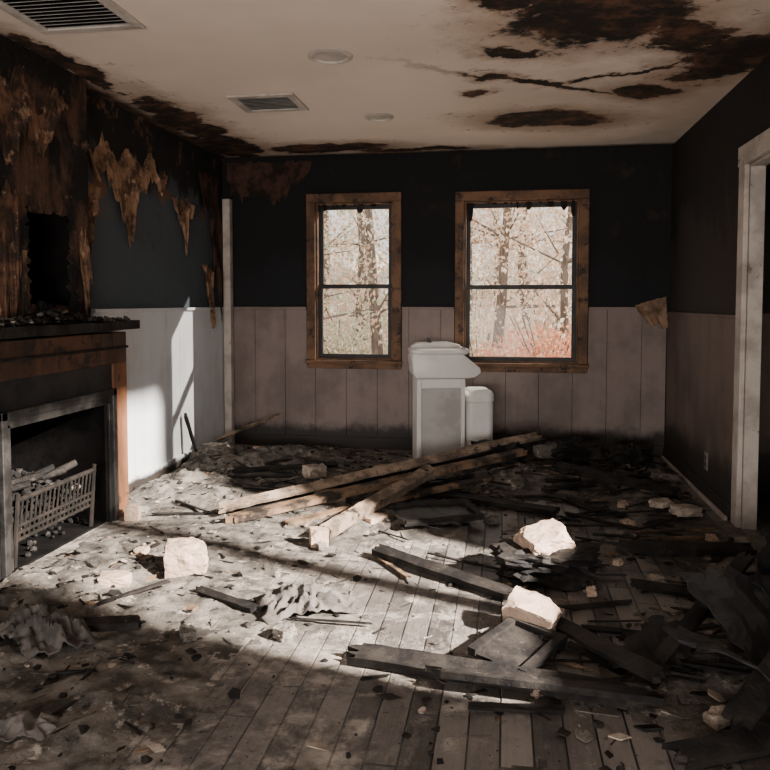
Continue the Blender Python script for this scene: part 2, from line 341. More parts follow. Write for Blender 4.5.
# windows ------------------------------------------------------------
def window_y(name, w, mfr, seed):
    x0, x1, z0, z1 = w; e = empty(name); rr = random.Random(seed)
    c = .075; mb = MB(); f = YB - .035
    mb.box((x0 - c, f, z0 - .0), (x0, YB - .001, z1), mfr); mb.box((x1, f, z0 - .0), (x1 + c, YB - .001, z1), mfr)
    mb.box((x0 - c, f - .004, z1), (x1 + c, YB - .001, z1 + c), mfr)
    mb.box((x0 - c - .01, f - .035, z0 - .03), (x1 + c + .01, YB - .001, z0), mfr)
    mb.box((x0 - c, f + .005, z0 - .075), (x1 + c, YB - .019, z0 - .03), mfr)
    mb.box((x0 - .001, YB, z0), (x0 + .015, YB + .15, z1), mfr); mb.box((x1 - .015, YB, z0), (x1 + .001, YB + .15, z1), mfr)
    mb.box((x0, YB, z1 - .015), (x1, YB + .15, z1), mfr); mb.box((x0, YB, z0), (x1, YB + .15, z0 + .015), mfr)
    mb.build('casing', e, bevel=.006)
    zm = z0 + (z1 - z0) * .47
    for nm, ya, za, zb in (('sash_lower', YB + .035, z0 + .015, zm + .018), ('sash_upper', YB + .075, zm - .018, z1 - .015)):
        s = MB(); k = .032; a, b = x0 + .016, x1 - .016
        s.box((a, ya, za), (a + k, ya + .035, zb), M_black); s.box((b - k, ya, za), (b, ya + .035, zb), M_black)
        s.box((a + k, ya, za), (b - k, ya + .035, za + (k if nm == 'sash_lower' else .034)), M_black)
        s.box((a + k, ya, zb - .034), (b - k, ya + .035, zb), M_black)
        s.box((a + k, ya + .016, za + k), (b - k, ya + .019, zb - k), M_glass)
        s.build(nm, e)
    t = MB(); x = x0 + .02
    while x < x1 - .06:
        wd = rr.uniform(.015, .05); ln = rr.uniform(.01, .05) * (1.8 if rr.random() < .15 else 1)
        t.slab(wd, ln * 2, .004, 3, 4, Matrix.Translation((x + wd / 2, YB + .01, z1 + .01 - ln)) @ Matrix.Rotation(math.pi / 2, 4, 'X'),
               lambda a, b, i, j: (a * (-.5 if j == 0 else .1) + rr.uniform(-.004, .004), 0, rr.uniform(-.004, .004)), M_char)
        x += wd * rr.uniform(1.2, 3.0)
    t.build('burnt_tatters', e)
window_y('window_1', W1, M_frame, 1); window_y('window_2', W2, M_frame, 2)
e = empty('added_light_window'); mb = MB(); y0, y1, z0, z1 = W3  # unseen window, added to let in and shape the side spot
mb.box((XR - .03, y0 - .08, z0 - .06), (XR, y0, z1 + .08), M_frame); mb.box((XR - .03, y1, z0 - .06), (XR, y1 + .08, z1 + .08), M_frame)
mb.box((XR - .03, y0, z1), (XR, y1, z1 + .08), M_frame); mb.box((XR - .05, y0, z0 - .06), (XR, y1, z0), M_frame)
mb.build('casing', e, bevel=.005)
s = MB(); k = .03
for a, b in ((y0, (y0 + y1) / 2 - .02), ((y0 + y1) / 2 + .02, y1)):
    s.box((XR + .01, a, z0), (XR + .05, a + k, z1), M_black); s.box((XR + .01, b - k, z0), (XR + .05, b, z1), M_black)
    s.box((XR + .01, a, z0), (XR + .05, b, z0 + k), M_black); s.box((XR + .01, a, z1 - k), (XR + .05, b, z1), M_black)
s.box((XR + .01, (y0 + y1) / 2 - .02, z0), (XR + .06, (y0 + y1) / 2 + .02, z1), M_frame)
s.build('sashes', e)
e = empty('door_1'); mb = MB()
mb.box((XR - .028, 4.36, 0), (XR, 4.465, 2.0), M_trimw); mb.box((XR - .028, 3.345, 0), (XR, 3.45, 2.0), M_trimw)
mb.box((XR - .03, 3.33, 2.0), (XR, 4.48, 2.11), M_trimw)
mb.build('casing', e, bevel=.006)
mb = MB(); mb.box((XR + .0, 4.345, 0), (XR + .075, 4.36, 2.0), M_trimw); mb.box((XR, 3.45, 0), (XR + .075, 3.465, 2.0), M_trimw)
mb.box((XR, 3.465, 1.985), (XR + .075, 4.345, 2.0), M_trimw); mb.build('jamb', e)

# ------------------------------------------------------------------ ceiling fixtures
def vent(name, x, y, w, d, slats):
    e = empty(name); mb = MB(); f = .05; z = H
    mb.box((x - w / 2, y - d / 2, z - .014), (x + w / 2, y - d / 2 + f, z), M_trimw); mb.box((x - w / 2, y + d / 2 - f, z - .014), (x + w / 2, y + d / 2, z), M_trimw)
    mb.box((x - w / 2, y - d / 2 + f, z - .014), (x - w / 2 + f, y + d / 2 - f, z), M_trimw); mb.box((x + w / 2 - f, y - d / 2 + f, z - .014), (x + w / 2, y + d / 2 - f, z), M_trimw)
    mb.build('frame', e, bevel=.004)
    s = MB(); s.box((x - w / 2 + f, y - d / 2 + f, z - .003), (x + w / 2 - f, y + d / 2 - f, z), M_void)
    for i in range(slats):
        yy = y - d / 2 + f + (i + .5) * (d - 2 * f) / slats
        s.obox((x, yy, z - .009), (w - 2 * f, (d - 2 * f) / slats * .62, .002), (.5, 0, 0), M_grey)
    s.build('louvres', e); return e
vent('ceiling_vent', -1.46, 4.58, .42, .38, 9); vent('ceiling_vent', -1.86, 3.02, .50, .46, 10)
def disc(name, x, y, r):
    mb = MB(); prof = [(r, H), (r, H - .006), (r * .86, H - .014), (r * .78, H - .012), (r * .74, H - .003), (r * .1, H - .003)]
    mb.rings([[(x + a * math.cos(t * math.pi / 20), y + a * math.sin(t * math.pi / 20), z) for t in range(40)] for a, z in prof], M_trimw)
    mb.build(name)
disc('recessed_ceiling_light', -.88, 3.78, .115); disc('recessed_ceiling_light', -.84, 5.05, .10)

# ------------------------------------------------------------------ fireplace
fp = empty('fireplace'); FX = -2.20
mb = MB()
mb.box((XL + .0, 3.98, 0), (FX, 4.13, .90), M_leg); mb.box((XL + .10, 2.85, 0), (FX, 2.94, .90), M_orange)
mb.box((XL + .10, 2.94, .90), (FX, 3.97, 1.08), M_orange); mb.box((XL + .0, 3.97, .90), (FX, 4.13, 1.08), M_orange); mb.box((XL + .10, 2.85, .90), (FX, 2.94, 1.08), M_orange)
mb.box((FX, 2.87, .985), (FX + .015, 4.13, 1.0), M_char)
mb.build('wood_surround', fp, bevel=.006)
mb = MB(); rr = random.Random(5)
mb.slab(1.38, .27, .05, 40, 6, Matrix.Translation((-2.28, 3.50, 1.118)) @ Matrix.Rotation(math.pi / 2, 4, 'Z'),
        lambda a, b, i, j: (0, (.012 * nz3((a, 1, 0), 14) + rr.uniform(-.004, .004)) if j == 0 else 0, nz3((a, b, 0), 5) * .006), M_char)
mb.build('mantel_shelf', fp)
mb = MB(); wall('', 'x', FX - .03, .015, 2.94, 3.98, 0, .90, [(FB[0], FB[1], -.1, .68)], M_black, mb); mb.build('metal_facing', fp)
mb = MB()
for a, b in (((FX - .015, FB[0] - .07, .0), (FX + .012, FB[0] - .03, .76)), ((FX - .015, FB[1] + .03, .0), (FX + .012, FB[1] + .07, .76)),
             ((FX - .015, FB[0] - .07, .72), (FX + .012, FB[1] + .07, .76)), ((FX - .015, FB[0] - .03, .0), (FX + .002, FB[0], .70)), ((FX - .015, FB[1], .0), (FX + .002, FB[1] + .03, .70)),
             ((FX - .015, FB[0] - .03, .68), (FX + .002, FB[1] + .03, .72))):
    mb.box(a, b, M_steel)
mb.build('steel_trim', fp, bevel=.004)
mb = MB(); xi, xo = XL - .45, FX - .03
mb.box((xi - .02, FB[0], 0), (xi, FB[1], .68), M_void)
mb.box((xi, FB[0] - .02, 0), (xo, FB[0], .68), M_void); mb.box((xi, FB[1], 0), (xo, FB[1] + .02, .68), M_void)
mb.box((xi, FB[0], .68), (xo, FB[1], .70), M_void); mb.box((xi, FB[0], .001), (xo, FB[1], .012), M_void)
mb.build('firebox', fp)
mb = MB(); ya, yb = 3.14, 3.80
for i, z in enumerate((.13, .165, .20, .33)):
    xx = FX - .075 + z * .14
    mb.tube((xx, ya, z), (xx, yb, z), .009 if i < 3 else .013, .009 if i < 3 else .013, M_iron)
for i in range(19):
    y = ya + (yb - ya) * i / 18
    mb.tube((FX - .055, y, .13), (FX - .028, y, .335), .0055, .0055, M_iron, 6)
for y in (ya, yb):
    mb.tube((FX - .057, y, .012), (FX - .029, y, .36), .014, .012, M_iron); mb.tube((XL - .2, y, .012), (XL - .2, y, .3), .012, .012, M_iron)
    mb.tube((FX - .05, y, .13), (XL - .2, y, .13), .012, .012, M_iron)
for i in range(9):
    y = ya + (yb - ya) * i / 8; mb.tube((FX - .055, y, .125), (XL - .2, y, .125), .008, .008, M_iron, 6)
mb.build('fire_grate', fp)
def chunk(mb, c, r, m, seed, sq=(1, 1, 1), sub=1, rough=.5):
    bm = bmesh.new(); bmesh.ops.create_icosphere(bm, subdivisions=sub, radius=1)
    q = Euler((seed * 1.3, seed * 2.1, seed * .7)).to_matrix(); vs = []
    for v in bm.verts:
        p = v.co * (1 + rough * nz3(v.co, 1.4, seed)); p = q @ p; vs.append((c[0] + p.x * r * sq[0], c[1] + p.y * r * sq[1], c[2] + p.z * r * sq[2]))
    mb.add(vs, [[v.index for v in f.verts] for f in bm.faces], m); bm.free()
mb = MB()
for i in range(300):
    x = R.uniform(XL - .18, FX - .085); y = R.uniform(3.17, 3.77); h = .15 + .25 * R.random() * (1 - abs(y - 3.47) / .45)
    chunk(mb, (x, y, h), R.uniform(.012, .030), M_coal if R.random() < .93 else M_ash, i, (1, 1.2, .8), 1, .9)
for i in range(90):
    chunk(mb, (R.uniform(XL - .3, FX - .08), R.uniform(3.1, 3.88), .022), R.uniform(.008, .02), M_coal, i)
for i in range(5):
    y = 3.22 + .1 * i; mb.tube((XL - .12 + .03 * i, y - .05, .30 + .02 * (i % 2)), (FX - .10, y + .12, .36 + .02 * (i % 3)), .024, .018, M_char, 9)
mb.build('coals', fp)
mb = MB()
for i in range(420):
    y = R.uniform(2.85, 4.12); x = R.uniform(-2.32, -2.16); h = .06 * max(0, 1 - abs(y - 3.45) / .5)
    s_ = .005 + .018 * R.random() ** 2
    mb.obox((x, y, 1.146 + s_ * .3 + R.random() * h), (s_ * 1.4, s_ * R.uniform(1, 4), s_ * .8), (R.uniform(-.5, .5), R.uniform(-.4, .4), R.uniform(-1, 1)), M_char if R.random() < .85 else M_ash, .4)
mb.build('mantel_ash', fp)

# ------------------------------------------------------------------ peeling sheets on walls
def peel(name, cx, cy, top, wd, prof, m, ax='x', gap=.006, curl=.05, seed=1, topj=.03):
    mb = MB(); nx, nz = 60, 14; vs = []
    for i in range(nx + 1):
        t = i / nx; L = prof(t) * (1 + .35 * nz3((t * 9, seed, 0), 1.0) + .35 * nz3((t * 31, seed, 3), 1.0)); L = max(.012, L)
        for j in range(nz + 1):
            s_ = j / nz; z = top + topj * nz3((t * 7, seed, 8), 1) + topj * .4 * nz3((t * 30, seed, 8), 1) - L * s_
            z = min(z, H - .005)
            o = gap + curl * s_ ** 3 * (.6 + .9 * nz3((t * 6, s_ * 2, seed), 1.0)) + .008 * nz3((t * 20, s_ * 6, seed), 1)
            o = max(gap, o); a = (t - .5) * wd
            vs.append((cx + o, cy + a, z) if ax == 'x' else (cx + a, cy - o, z))
    fs = [(i * (nz + 1) + j, (i + 1) * (nz + 1) + j, (i + 1) * (nz + 1) + j + 1, i * (nz + 1) + j + 1) for i in range(nx) for j in range(nz)]
    mb.add(vs, fs, m); ob = mb.build(name); sm = ob.modifiers.new('solid', 'SOLIDIFY'); sm.thickness = .003; return ob
def bumps(*bs): return lambda t: sum(h * math.exp(-((t - c) / w) ** 2) for c, h, w in bs)
peel('peeling_wallpaper', XL, 4.62, 2.20, 1.05, bumps((.12, .16, .12), (.34, .28, .14), (.47, .42, .07), (.60, .22, .09), (.78, .16, .1), (.92, .08, .1)), M_peel, seed=3, topj=.16)
peel('peeling_wallpaper', XL, 5.42, 2.02, .34, bumps((.3, .16, .2), (.6, .34, .10), (.85, .12, .1)), M_peel, seed=9, topj=.1)
peel('peeling_wallpaper', XL, 5.98, 2.3, .40, bumps((.2, .3, .3), (.85, 1.0, .22), (.6, .3, .2)), M_peeld, seed=5)
peel('peeling_wallpaper', XL, 5.9, 1.55, .20, bumps((.7, .45, .2), (.4, .2, .2)), M_peel, seed=15)
peel('peeling_wallpaper', XL, 4.12, 1.95, .20, bumps((.5, .30, .3), (.2, .2, .2)), M_peel, seed=6, topj=.1)
peel('peeling_wallpaper', CX, 3.14, 1.78, .38, bumps((.3, .55, .4), (.8, .5, .3)), M_peelc, seed=11, curl=.02, topj=.1)
peel('peeling_wallpaper', CX, 3.905, 1.62, .09, bumps((.5, .40, .5)), M_peel, seed=12, curl=.02, topj=.1)
peel('peeling_wallpaper', CX, 3.2, 2.30, 1.1, bumps((.3, .3, .2), (.6, .36, .15), (.85, .2, .1)), M_peelc, seed=21, curl=.03, topj=.2)
peel('peeling_wallpaper', XL + .42, YB, 2.46, .75, bumps((.2, .30, .25), (.6, .34, .2), (.9, .15, .1)), M_peeld, ax='y', seed=13, curl=.02, topj=.06)
mb = MB(); rr = random.Random(4); vs = []; nx, nz = 14, 14
for i in range(nx + 1):
    for j in range(nz + 1):
        t, s_ = i / nx, j / nz; wd = .24 * (1 - .35 * s_); L = .25 * (1 - .4 * t) * (1 + .3 * nz3((t * 5, 2, 0)))
        vs.append((1.275 - wd * t + .008 * nz3((t * 9, s_ * 9, 0)), YB - .045 - .10 * s_ ** 1.5 * (1 + .5 * t) - .02 * nz3((t * 4, s_ * 4, 2)), 1.30 - .07 * t - L * s_ + .012 * nz3((t * 20, 0, 1))))
mb.add(vs, [(i * (nz + 1) + j, (i + 1) * (nz + 1) + j, (i + 1) * (nz + 1) + j + 1, i * (nz + 1) + j + 1) for i in range(nx) for j in range(nz)], M_flap)
ob = mb.build('torn_wallpaper_flap'); sm = ob.modifiers.new('solid', 'SOLIDIFY'); sm.thickness = .004

# ------------------------------------------------------------------ white pedestal sink unit
def rrect(cx, cy, hx, hy, r, z, k=6):
    pts = []
    for sx, sy, a0 in ((1, 1, 0), (-1, 1, 90), (-1, -1, 180), (1, -1, 270)):
        for i in range(k + 1):
            a = math.radians(a0 + 90 * i / k); pts.append((cx + sx * (hx - r) + r * math.cos(a), cy + sy * (hy - r) + r * math.sin(a), z))
    return pts
def extr(name, prof, ya, yb, m, parent, bev=.02):
    mb = MB(); k = len(prof); vs = [(p[0], ya, p[1]) for p in prof] + [(p[0], yb, p[1]) for p in prof]
    fs = [(i, (i + 1) % k, k + (i + 1) % k, k + i) for i in range(k)] + [tuple(range(k - 1, -1, -1)), tuple(range(k, 2 * k))]
    mb.add(vs, fs, m); ob = mb.build(name, parent, bevel=bev, seg=3)
    for p in ob.data.polygons: p.use_smooth = True
    return ob
ps = empty('pedestal_sink'); S = .00785
Xp = lambda u: -.475 + (u - 444) * S
Zp = lambda v: .935 - (v - 343) * S
cx = (Xp(417) + Xp(464)) / 2; hx = (Xp(464) - Xp(417)) / 2
mb = MB()
mb.box((cx - hx, 5.70, 0), (cx + hx, 6.00, .67), M_white)
mb.box((cx - hx, 5.682, .0), (cx - hx + .035, 5.70, .67), M_white); mb.box((cx + hx - .028, 5.682, 0), (cx + hx, 5.70, .67), M_white)
mb.box((cx - hx + .035, 5.682, .60), (cx + hx - .028, 5.70, .67), M_white); mb.box((cx - hx + .035, 5.682, 0), (cx + hx - .028, 5.70, .05), M_white)
mb.build('pedestal_body', ps, bevel=.005)
mb = MB(); mb.box((cx - hx + .038, 5.692, .053), (cx + hx - .031, 5.699, .597), M_pgrey); mb.build('front_shade_panel', ps, bevel=.002)  # grey inset puts the shade of the front face into colour
mb = MB(); mb.box((cx - hx + .012, 5.70, .67), (cx + hx - .012, 5.99, .685), M_grey); mb.build('neck_gap', ps)
prof = [(Xp(416), Zp(376)), (Xp(413), Zp(372)), (Xp(412), Zp(357)), (Xp(413), Zp(351)), (Xp(462), Zp(353)), (Xp(468), Zp(358)), (Xp(478), Zp(366)), (Xp(479), Zp(371)), (Xp(473), Zp(375)), (Xp(466), Zp(376))]
extr('basin', prof[::-1], 5.655, 6.00, M_white, ps, .012)
mb = MB()
mb.rings([rrect(cx - .005, 5.825, hx + .025, .175, .06, Zp(353)), rrect(cx - .005, 5.825, hx + .038, .19, .07, Zp(351)), rrect(cx - .005, 5.825, hx + .036, .19, .07, Zp(348.5)), rrect(cx - .005, 5.825, hx + .020, .172, .06, Zp(347)),
          rrect(cx - .005, 5.825, hx - .01, .14, .05, Zp(349)), rrect(cx - .005, 5.825, hx - .04, .11, .05, Zp(356))], M_white)
mb.build('basin_rim', ps, bevel=.002)
prof3 = [(Xp(414), Zp(350)), (Xp(415), Zp(346)), (Xp(420), Zp(343)), (Xp(452), Zp(342.5)), (Xp(463), Zp(345)), (Xp(466), Zp(350))]
extr('backsplash', prof3[::-1], 5.90, 6.005, M_white, ps, .008)
mb = MB(); mb.tube((Xp(432), 5.93, Zp(344)), (Xp(432), 5.93, Zp(338.5)), .014, .012, M_steel); mb.tube((Xp(432), 5.93, Zp(339.5)), (Xp(432), 5.82, Zp(341.5)), .010, .009, M_steel); mb.build('faucet_stub', ps)
c2 = (Xp(466) + Xp(493)) / 2; h2 = (Xp(493) - Xp(466)) / 2
mb = MB()
mb.rings([rrect(c2, 5.83, h2 - .02, .11, .04, .0), rrect(c2, 5.83, h2 - .015, .12, .04, .07), rrect(c2, 5.83, h2 - .002, .135, .05, .16), rrect(c2, 5.83, h2, .14, .05, .30), rrect(c2, 5.83, h2, .14, .05, Zp(401))], M_white)
mb.build('tank_body', ps, bevel=.003)
mb = MB()
mb.rings([rrect(c2, 5.83, h2 - .004, .137, .05, Zp(401)), rrect(c2, 5.83, h2 - .004, .137, .05, Zp(400)), rrect(c2, 5.83, h2 + .004, .146, .055, Zp(399.5)), rrect(c2, 5.83, h2 + .004, .146, .055, Zp(393)),
          rrect(c2, 5.83, h2 - .006, .136, .055, Zp(390)), rrect(c2, 5.83, h2 - .03, .11, .05, Zp(388))], M_white)
mb.build('tank_lid', ps, bevel=.002)
ph = math.radians(13); piv = Vector((-.44, 5.84, 0)); ps.rotation_euler = (0, 0, ph); ps.location = piv - Matrix.Rotation(ph, 3, 'Z') @ piv

# ------------------------------------------------------------------ ash / debris terrain
MND = [(-2.15, 5.5, .40, .13), (-1.5, 5.75, .5, .09), (-2.1, 4.7, .35, .10), (.02, 5.35, .42, .13), (-.6, 4.45, .5, .04), (-1.6, 3.5, .7, .026), (1.05, 5.3, .35, .06),
       (-1.75, 2.5, .6, .045), (.95, 2.7, .45, .05), (.85, 5.95, .5, .08), (-1.1, 4.6, .6, .035), (-1.95, 3.0, .4, .04), (.45, 3.9, .3, .02), (1.1, 3.6, .3, .035), (-.75, 2.9, .3, .015), (-1.3, 1.9, .5, .025), (.2, 2.1, .5, .015)]
def ash_h(x, y):
    g = 0
    for cx, cy, r, h in MND: g += h * math.exp(-((x - cx) ** 2 + (y - cy) ** 2) / (r * r))
    nn = noise.fractal(Vector((x * 3, y * 3, 0)), .9, 2.1, 5); n2 = noise.fractal(Vector((x * 14, y * 14, 4)), .8, 2.1, 4)
    return g * (.8 + .7 * nn) + n2 * .010 * min(1, g * 25 + .15) - .012
mb = MB(); NX, NY = 300, 380; X0, X1, Y0, Y1 = XL + .06, XR - .08, 1.3, YB - .10
hs = {}; idx = {}; vs = []; fs = []
for i in range(NX + 1):
    for j in range(NY + 1):
        x = X0 + (X1 - X0) * i / NX; y = Y0 + (Y1 - Y0) * j / NY
        hs[i, j] = (x, y, ash_h(x, y) if not (x < FX + .03 and y < 4.17) else -1)
for i in range(NX):
    for j in range(NY):
        q = [(i, j), (i + 1, j), (i + 1, j + 1), (i, j + 1)]
        if max(hs[k][2] for k in q) > .001 and min(hs[k][2] for k in q) > -.5:
            f = []
            for k in q:
                if k not in idx: idx[k] = len(vs); x, y, h = hs[k]; vs.append((x, y, max(h, .0006)))
                f.append(idx[k])
            fs.append(f)
mb.add(vs, fs, M_ash); mb.build('ash_debris_layer', smooth=True)
def gz(x, y): return max(0, ash_h(x, y))
mb = MB(); rr = R
def dens(x, y):
    g = .12 + sum(h * 9 * math.exp(-((x - cx) ** 2 + (y - cy) ** 2) / (r * r)) for cx, cy, r, h in MND)
    return min(1, g)
def shard(mb, x, y, z, s_, m):
    k = rr.randint(4, 6); a0 = rr.random() * 6; t = s_ * rr.uniform(.08, .25); E = Euler((rr.uniform(-.25, .25), rr.uniform(-.25, .25), 0)).to_matrix()
    el = rr.uniform(1, 2.2); th = rr.random() * 3.14; pts = []
    for i in range(k):
        a = a0 + 6.283 * i / k; r_ = s_ * rr.uniform(.6, 1.1); px, py = r_ * math.cos(a) * el, r_ * math.sin(a)
        pts.append((px * math.cos(th) - py * math.sin(th), px * math.sin(th) + py * math.cos(th)))
    vs = [Vector((x, y, z + t)) + E @ Vector((p[0], p[1], h)) for h in (0, t) for p in pts]
    mb.add(vs, [(i, (i + 1) % k, k + (i + 1) % k, k + i) for i in range(k)] + [tuple(range(k - 1, -1, -1)), tuple(range(k, 2 * k))], m)
cnt = 0
while cnt < 11000:
    x = rr.uniform(XL + .10, XR - .10); y = rr.uniform(1.5, YB - .14)
    if x < FX + .06 and y < 4.2: continue
    if rr.random() > dens(x, y): continue
    s_ = .0025 + .020 * rr.random() ** 8; k = rr.random(); z = gz(x, y) - .001
    mt = M_char if k < .48 else M_ash if k < .86 else M_ashlt if k < .93 else M_burnt if k < .97 else M_pale
    q = rr.random()
    if q < .28: mb.obox((x, y, z + s_ * .2), (s_ * rr.uniform(3, 9), s_ * rr.uniform(.4, .9), s_ * .35), (rr.uniform(-.15, .15), rr.uniform(-.12, .12), rr.uniform(0, 6.3)), mt if mt is not M_ashlt else M_char, .3)
    elif q < .62: shard(mb, x, y, z, s_ * 1.3, mt)
    elif s_ > .012: chunk(mb, (x, y, z + s_ * .3), s_ * .85, mt, cnt * .37, (1.2, 1, .6), 1, .9)
    else: mb.obox((x, y, z + s_ * .25), (s_ * rr.uniform(.8, 2), s_ * rr.uniform(.8, 1.6), s_ * rr.uniform(.4, 1)), (rr.uniform(-.5, .5), rr.uniform(-.5, .5), rr.uniform(0, 6.3)), mt, .4)
    cnt += 1
mb.build('rubble_scatter')
mb = MB()
for i in range(130):
    zone = rr.random()
    if zone < .40: x, y = rr.uniform(.3, 1.15), rr.uniform(3.6, 5.9)
    elif zone < .65: x, y = rr.uniform(-2.0, .2), rr.uniform(4.6, 5.5)
    elif zone < .90: x, y = rr.uniform(.2, 1.1), rr.uniform(2.0, 3.6)
    else: x, y = rr.uniform(-1.9, .3), rr.uniform(2.0, 4.4)
    L = rr.uniform(.12, .5); a = rr.gauss(.1, .7); w_ = rr.uniform(.008, .03)
    x = min(max(x, XL + .35 + L / 2), XR - .12 - L / 2 * abs(math.cos(a)))
    mb.slab(L, w_, rr.uniform(.004, .012), 5, 2, Matrix.Translation((x, y, gz(x, y) + .014)) @ Euler((rr.uniform(-.3, .3), rr.uniform(-.05, .05), a)).to_matrix().to_4x4(),
            lambda p, q, i_, j_: (rr.uniform(-.02, .02) if i_ in (0, 5) else 0, rr.uniform(-.002, .002), nz3((p, i, 0), 3) * .01), M_char if rr.random() < .88 else M_burnt)
mb.build('splintered_lath_scatter')

# ------------------------------------------------------------------ planks
def plank(name, p1, p2, w, t, m, roll=0, seed=1, jag=.05, warp=.006, ny=6):
    p1, p2 = Vector(p1), Vector(p2); d = p2 - p1; L = d.length; X = d.normalized(); Z = Vector((0, 0, 1)); Y = Z.cross(X).normalized(); Z = X.cross(Y)
    M = Matrix((X, Y, Z)).transposed().to_4x4(); M.translation = (p1 + p2) / 2; M = M @ Matrix.Rotation(roll, 4, 'X')
    rr = random.Random(seed); nx = max(6, int(L / .06)); e1 = [rr.uniform(0, jag) for _ in range(ny + 1)]; e2 = [rr.uniform(0, jag) for _ in range(ny + 1)]
    def f(a, b, i, j):
        dx = e1[j] if i == 0 else -e2[j] if i == nx else 0
        ed = (rr.uniform(-.003, .003) if j in (0, ny) else 0)
        return (dx, ed + .01 * nz3((a, seed, 0), 2), nz3((a * 1.0, b * 3, seed), 1.5) * warp)
    mb = MB(); mb.slab(L, w, t, nx, ny, M, f, m); return mb.build(name)
plank('wooden_plank', (-1.64, 4.08, .060), (.27, 5.56, .285), .065, .020, M_pale, .5, 1)
plank('wooden_plank', (-1.54, 3.96, .030), (.16, 5.34, .205), .075, .035, M_burnt, .1, 2)
plank('wooden_plank', (-1.60, 4.20, .030), (.32, 5.64, .235), .06, .03, M_char, .1, 3)
plank('wooden_plank', (-1.20, 3.98, .022), (-.05, 4.98, .095), .055, .022, M_burnt, .1, 4)
plank('wooden_post', (-.92, 3.76, .05), (-.46, 4.84, .16), .07, .055, M_pale, .3, 5, .02)
plank('charred_plank', (-.72, 4.86, .03), (.34, 4.44, .03), .10, .025, M_char, 0, 6)
plank('charred_plank', (-.62, 3.58, .04), (.05, 3.12, .03), .065, .03, M_char, .2, 7)
plank('charred_plank', (-.55, 2.52, .025), (.42, 2.34, .04), .09, .03, M_char, .15, 8, .16)
plank('charred_plank', (-.25, 2.40, .05), (.50, 2.30, .06), .07, .02, M_char, -.15, 9, .2)
plank('charred_plank', (.55, 3.78, .05), (1.22, 3.84, .05), .09, .03, M_char, .1, 10)
plank('charred_plank', (-1.3, 3.0, .02), (-.95, 2.82, .02), .04, .02, M_char, .1, 12)
plank('charred_plank', (-2.1, 2.35, .05), (-1.35, 2.62, .03), .06, .03, M_char, .1, 13)
plank('charred_plank', (-2.05, 3.25, .04), (-1.60, 2.80, .02), .035, .02, M_burnt, .1, 14)
plank('charred_plank', (.35, 5.3, .12), (1.12, 4.95, .04), .08, .03, M_char, .2, 15)
plank('charred_plank', (.25, 4.95, .03), (1.0, 5.35, .07), .06, .025, M_char, -.2, 16)
plank('charred_plank', (-1.9, 5.0, .06), (-1.2, 5.35, .06), .05, .025, M_char, .2, 17)
plank('charred_plank', (.15, 2.95, .02), (.50, 2.35, .10), .06, .02, M_char, .3, 18)
plank('charred_plank', (.55, 3.35, .03), (1.15, 3.1, .05), .05, .02, M_char, .3, 24)
plank('charred_plank', (.45, 2.05, .03), (1.15, 2.35, .06), .08, .02, M_char, .3, 25)
plank('wooden_lath', (-2.30, 5.70, .14), (-1.88, 6.12, .30), .03, .012, M_pale, .3, 19)
plank('wooden_lath', (-2.32, 5.45, .03), (-2.39, 5.35, .42), .03, .012, M_char, .3, 20)
def panel(name, c, L, W, rz, tilt, m, m2, seed):
    mb = MB(); rr = random.Random(seed); M = Matrix.Translation(c) @ Euler((tilt, 0, rz)).to_matrix().to_4x4()
    mb.slab(L, W, .012, 12, 8, M, lambda a, b, i, j: (rr.uniform(-.012, .012) if i in (0, 12) else 0, rr.uniform(-.01, .01) if j in (0, 8) else 0, nz3((a, b, seed), 4) * .012), m)
    for sgn in (-1, 1):
        mb.slab(L, .03, .022, 10, 1, M @ Matrix.Translation((0, sgn * (W / 2 - .015), .012)), lambda a, b, i, j: (0, 0, nz3((a, sgn, seed), 4) * .008), m2)
    mb.slab(.03, W - .06, .022, 1, 6, M @ Matrix.Translation((L / 2 - .02, 0, .012)), lambda a, b, i, j: (0, 0, 0), m2)
    return mb.build(name)
panel('scorched_panel', (-.36, 4.18, .06), .46, .26, .45, .12, M_steel, M_char, 3)
panel('scorched_panel', (.06, 2.62, .04), .34, .22, 1.1, .1, M_char, M_char, 4)
panel('scorched_panel', (1.02, 3.30, .07), .44, .30, .2, -.2, M_plastic, M_char, 5)
def sheet(name, c, L, W, rot, seed, m, amp=.06):
    mb = MB(); rr = random.Random(seed); M = Matrix.Translation(c) @ Euler(rot).to_matrix().to_4x4()
    ob_f = lambda a, b, i, j: ((rr.uniform(-.02, .02) if i in (0, 14) else 0), (rr.uniform(-.02, .02) if j in (0, 10) else 0), amp * (noise.fractal(Vector((a * 3, b * 3, seed)), 1.0, 2, 3)) + abs(a) * .15)
    mb.slab(L, W, .006, 14, 10, M, ob_f, m); return mb.build(name)
sheet('melted_sheet', (.93, 2.72, .16), .60, .36, (.65, .1, .5), 1, M_plastic)
sheet('melted_sheet', (.80, 2.30, .12), .60, .32, (-.3, .2, -.5), 2, M_plastic)
sheet('melted_sheet', (1.05, 2.98, .17), .40, .28, (.8, -.2, 1.2), 3, M_plastic)
sheet('melted_sheet', (.52, 2.62, .06), .36, .16, (.2, -.15, .9), 4, M_char)
plank('charred_plank', (.50, 2.55, .03), (.95, 3.05, .28), .05, .03, M_char, .2, 22)
plank('charred_plank', (.62, 2.1, .1), (1.1, 2.7, .24), .08, .02, M_char, .4, 23)

